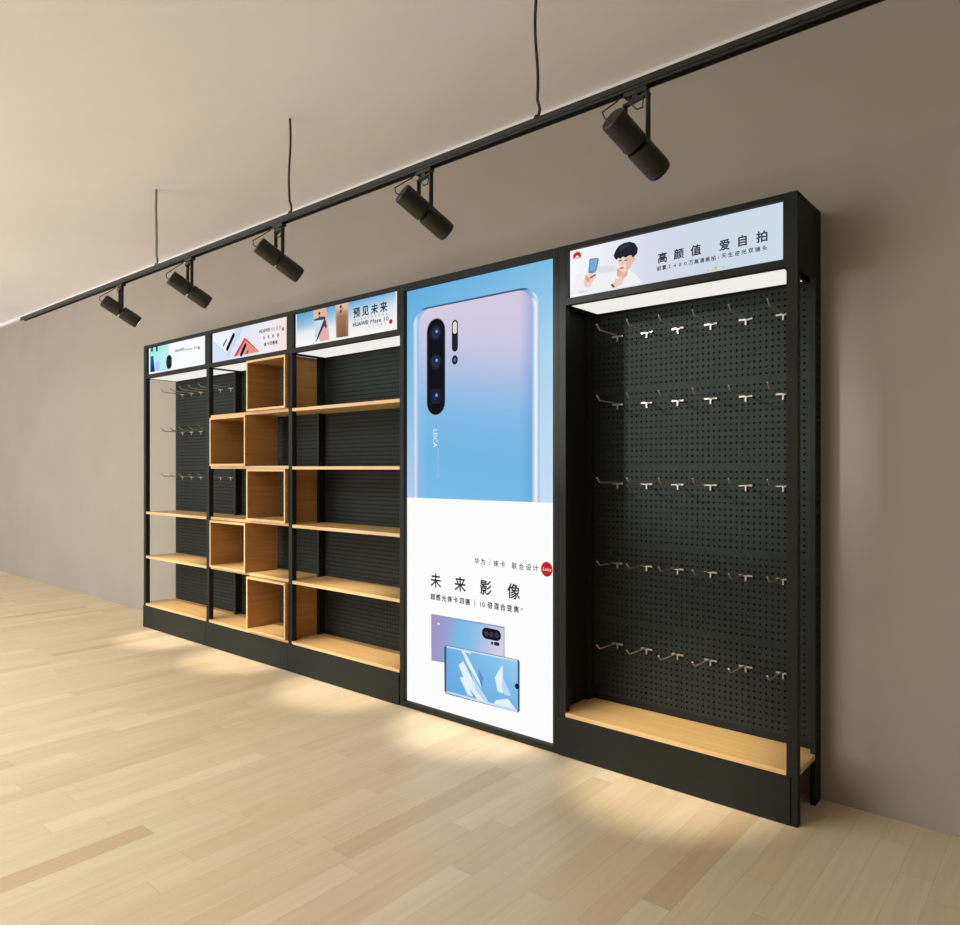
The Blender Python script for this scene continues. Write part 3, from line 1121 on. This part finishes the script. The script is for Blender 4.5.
def lamp(u, v, label):
    px, pz = on_plane(u, v, TY)
    root = thing('spot_lamp', label, 'lamp', (px, TY, TZ - 0.017), 'black spot lamps on the ceiling track')

    def part(pn, bm, m, **k):
        return local(root, finish(bm, pn, m, root, **k))
    d = Vector((0.28, 0.78, -0.51)).normalized()
    side = Vector((1, 0, 0)) - d * d.x
    side.normalize()
    up = side.cross(d).normalized()
    if up.z < 0:
        up = -up
    rot = Matrix((side, up if side.cross(up).dot(d) > 0 else -up, d)).transposed().to_4x4()
    T = Matrix.Translation((px, TY, pz)) @ rot
    # track adapter
    bm = bmesh.new()
    box(bm, px - 0.045, px + 0.045, TY - 0.014, TY + 0.014, TZ - 0.034, TZ - 0.0165)
    box(bm, px - 0.012, px + 0.012, TY - 0.012, TY + 0.012, TZ - 0.046, TZ - 0.034)
    part('track_adapter', bm, M['lamp'], bevel=0.002)
    # U-shaped yoke in the plane of the pivot
    hs = Vector((side.x, side.y, 0)).normalized()
    half = 0.053
    zt = TZ - 0.050
    bm = bmesh.new()

    def slab(c0, c1, wa, wb, along):
        """flat bar between two points, wa along 'along', wb across"""
        c0, c1 = Vector(c0), Vector(c1)
        ax = (c1 - c0).normalized()
        b_ = along.normalized()
        c_ = ax.cross(b_).normalized()
        vs = []
        for c in (c0, c1):
            for s1, s2 in ((-1, -1), (1, -1), (1, 1), (-1, 1)):
                vs.append(bm.verts.new(c + b_ * wa * s1 + c_ * wb * s2))
        for f in ((0, 1, 2, 3), (7, 6, 5, 4), (0, 4, 5, 1), (1, 5, 6, 2), (2, 6, 7, 3), (3, 7, 4, 0)):
            bm.faces.new([vs[i] for i in f])
    P0 = Vector((px, TY, 0))
    dn = Vector((-hs.y, hs.x, 0))
    slab(P0 + hs * -(half + 0.004) + Vector((0, 0, zt)), P0 + hs * (half + 0.004) + Vector((0, 0, zt)), 0.010, 0.004, dn)
    for sg in (-1, 1):
        slab(P0 + hs * half * sg + Vector((0, 0, zt)), P0 + hs * half * sg + Vector((0, 0, pz - 0.010)), 0.009, 0.0035, dn)
    bmesh.ops.recalc_face_normals(bm, faces=bm.faces)
    part('yoke', bm, M['lamp'])
    r = 0.0465
    L1, L2 = 0.130, 0.136
    bm = bmesh.new()
    lathe(bm, [(0, -L1 - 0.004), (r - 0.006, -L1 - 0.004), (r - 0.001, -L1), (r, -L1 + 0.004), (r, -0.008), (r - 0.003, -0.005), (0.026, -0.005), (0, -0.005)])
    bm.transform(T)
    part('rear_housing', bm, M['lamp'], smooth=True)
    bm = bmesh.new()
    lathe(bm, [(0, -0.0049), (0.024, -0.0049), (0.024, 0.0049), (0, 0.0049)], 24)
    for sg in (-1, 1):
        b2 = bmesh.new()
        lathe(b2, [(0, 0), (0.008, 0), (0.008, 0.028), (0, 0.028)], 14)
        b2.transform(Matrix.Translation(Vector((side.x, side.y, side.z)) * 0))
        me = bpy.data.meshes.new('pin')
        b2.transform(Matrix.Rotation(PI / 2 * sg, 4, 'Y') @ Matrix.Translation((0, 0, 0.02)))
        b2.to_mesh(me)
        b2.free()
        bm.from_mesh(me)
        bpy.data.meshes.remove(me)
    bm.transform(T)
    part('pivot', bm, M['black'], smooth=True)
    bm = bmesh.new()
    lathe(bm, [(0, 0.005), (0.03, 0.005), (r - 0.002, 0.006), (r, 0.010), (r, L2 - 0.022), (r - 0.0015, L2 - 0.0205), (r - 0.0015, L2 - 0.018), (r, L2 - 0.0165),
               (r - 0.004, L2 - 0.003), (r - 0.007, L2), (r - 0.011, L2), (r - 0.012, L2 - 0.006), (0, L2 - 0.006)])
    bm.transform(T)
    part('front_housing', bm, M['lamp'], smooth=True)
    bm = bmesh.new()
    lathe(bm, [(0, L2 - 0.0055), (r - 0.0125, L2 - 0.0055), (r - 0.013, L2 - 0.001), (0, L2 + 0.001)], 32)
    bm.transform(T)
    ln = part('lens', bm, M['lens'], smooth=True)
    ln['label'] = 'lit white lens'
    # supply cable looping from the rear of the housing to the track
    bm = bmesh.new()
    rear = T @ Vector((0, 0, -L1))
    a = T @ Vector((0.0, 0.018, -L1 - 0.002))
    tube(bm, [a, a + Vector((-0.016, -0.010, 0.012)), a + Vector((-0.030, -0.004, 0.040)), Vector((px - 0.07, TY - 0.01, TZ - 0.035)), Vector((px - 0.062, TY, TZ - 0.010))], 0.0028, 8)
    b3 = T @ Vector((0.012, 0.036, -0.085))
    tube(bm, [Vector((px - 0.03, TY, TZ - 0.030)), Vector((px - 0.018, TY - 0.02, TZ - 0.060)), Vector((px + 0.012, TY - 0.02, TZ - 0.095)),
              Vector((px + 0.030, TY - 0.012, TZ - 0.090)), Vector((px + 0.030, TY - 0.006, TZ - 0.040))], 0.0028, 8)
    part('cable', bm, M['cable'], smooth=True)
    # its beam
    li = bpy.data.lights.new('lamp_beam', 'SPOT')
    li.energy = LAMP_W
    li.color = (1.0, 0.9, 0.74)
    li.spot_size = math.radians(46)
    li.spot_blend = 0.7
    li.shadow_soft_size = 0.02
    lo = bpy.data.objects.new('lamp_beam', li)
    COL.objects.link(lo)
    lo.parent = root
    pos = T @ Vector((0, 0, L2 + 0.02))
    lo.location = pos - root.location
    lo.rotation_euler = d.to_track_quat('-Z', 'Y').to_euler()


# ------------------------------------------------------------------ light levels
LAMP_W = 0.5
POOL_W = 450.0
ASSUMED_DAY_W = 225.0
WORLD = 1.05
FILL_W = 140.0
EXPO = 0.0


def lights():
    w = bpy.data.worlds.new('World')
    S.world = w
    w.use_nodes = True
    bg = w.node_tree.nodes['Background']
    bg.inputs['Color'].default_value = (0.97, 0.98, 1.0, 1)
    bg.inputs['Strength'].default_value = WORLD
    # assumed daylight, an added unseen area light, far to the left behind the camera
    a = bpy.data.lights.new('assumed_daylight', 'AREA')
    a.shape = 'RECTANGLE'
    a.size, a.size_y = 6.0, 2.8
    a.energy = ASSUMED_DAY_W
    a.color = (0.98, 0.98, 1.0)
    o = bpy.data.objects.new('assumed_daylight', a)
    COL.objects.link(o)
    o.location = (-8.5, -4.2, 1.3)
    o.rotation_euler = (Vector((-4.0, 3.1, 2.7)) - o.location).to_track_quat('-Z', 'Y').to_euler()
    # unseen fill light added over the middle of the shop to brighten the floor
    a = bpy.data.lights.new('ceiling_light_field', 'AREA')
    a.shape = 'RECTANGLE'
    a.size, a.size_y = 5.0, 2.6
    a.energy = FILL_W
    a.color = (1.0, 0.99, 0.98)
    o = bpy.data.objects.new('ceiling_light_field', a)
    COL.objects.link(o)
    o.location = (-4.6, -0.7, CEIL - 0.02)
    # unseen spot added to brighten the right-hand pegboard
    li = bpy.data.lights.new('front_row_lamp', 'SPOT')
    li.energy = 420.0
    li.color = (0.96, 1.0, 0.98)
    li.spot_size = math.radians(22)
    li.spot_blend = 0.8
    li.shadow_soft_size = 0.1
    o = bpy.data.objects.new('front_row_lamp', li)
    COL.objects.link(o)
    o.location = (-3.3, 0.3, 2.72)
    o.rotation_euler = (Vector((-1.47, 3.12, 1.62)) - o.location).to_track_quat('-Z', 'Y').to_euler()
    # row of unseen spots added, without fixtures, to wash the bases of the bays
    for x in (-5.62, -4.62, -3.5, -2.45, -1.36):
        li = bpy.data.lights.new('front_row_lamp', 'SPOT')
        li.energy = POOL_W
        li.color = (1.0, 0.89, 0.71)
        li.spot_size = math.radians(19)
        li.spot_blend = 0.9
        li.shadow_soft_size = 0.03
        o = bpy.data.objects.new('front_row_lamp', li)
        COL.objects.link(o)
        o.location = (x - 0.1, 1.30, 3.20)
        o.rotation_euler = (Vector((x, 2.88, 0.12)) - o.location).to_track_quat('-Z', 'Y').to_euler()


# ------------------------------------------------------------------ assemble
room()
root, part = bay('hook_display_bay', 'leftmost narrow-looking bay with hooks above two beech shelves and a watch sign', 'display unit', 0, group=None)
for z in (0.985, 0.610):
    shelf_part(part, X[0] + POST + 0.001, X[1] - 0.001, z)
header_watch(root)
root, part = bay('cube_display_bay', 'second bay holding staggered open beech cubes under a white and coral phone sign', 'display unit', 1)
for z in (1.7555, 1.3705, 0.9855, 0.6105):
    shelf_part(part, X[1] + POST + 0.001, X[2] - 0.001, z, FRONT + 0.012)
header_white_red(root)
root, part = bay('shelving_bay', 'bay with four plain beech shelves beside the tall phone poster', 'display unit', 2)
for z in (1.752, 1.366, 0.980, 0.607):
    shelf_part(part, X[2] + POST + 0.001, X[3] - 0.001, z)
header_gold(root)
lightbox()
root, part = bay('hook_display_bay', 'rightmost pegboard bay full of hooks with a portrait sign and one base shelf', 'display unit', 4, True)
header_portrait(root)
cubes()
hooks()
track()
lamp(121, 311.5, 'black spot lamp nearest the left end of the track, lit lens showing')
lamp(189.8, 290.5, 'black spot lamp on the track just right of the grey suspension wire')
lamp(279.2, 260.5, 'black spot lamp on the track beneath the long wavy black wire')
lamp(424.9, 213, 'black spot lamp on the track above the tall phone poster')
lamp(636.5, 145.5, 'largest black spot lamp on the track, above the portrait sign')
lights()

cam = bpy.data.cameras.new('camera')
cam.sensor_width = 36.0
cam.lens = 36.0 * FPX / 960.0
cam.shift_y = (HORIZON - 462.5) / 960.0
cam.clip_start = 0.05
co = bpy.data.objects.new('camera', cam)
COL.objects.link(co)
co.location = (0, 0, CAM_Z)
co.rotation_euler = (PI / 2, 0, YAW)
S.camera = co
S.view_settings.view_transform = 'Standard'
S.view_settings.look = 'None'
S.view_settings.gamma = 1.0
S.view_settings.use_curve_mapping = False
S.view_settings.exposure = EXPO
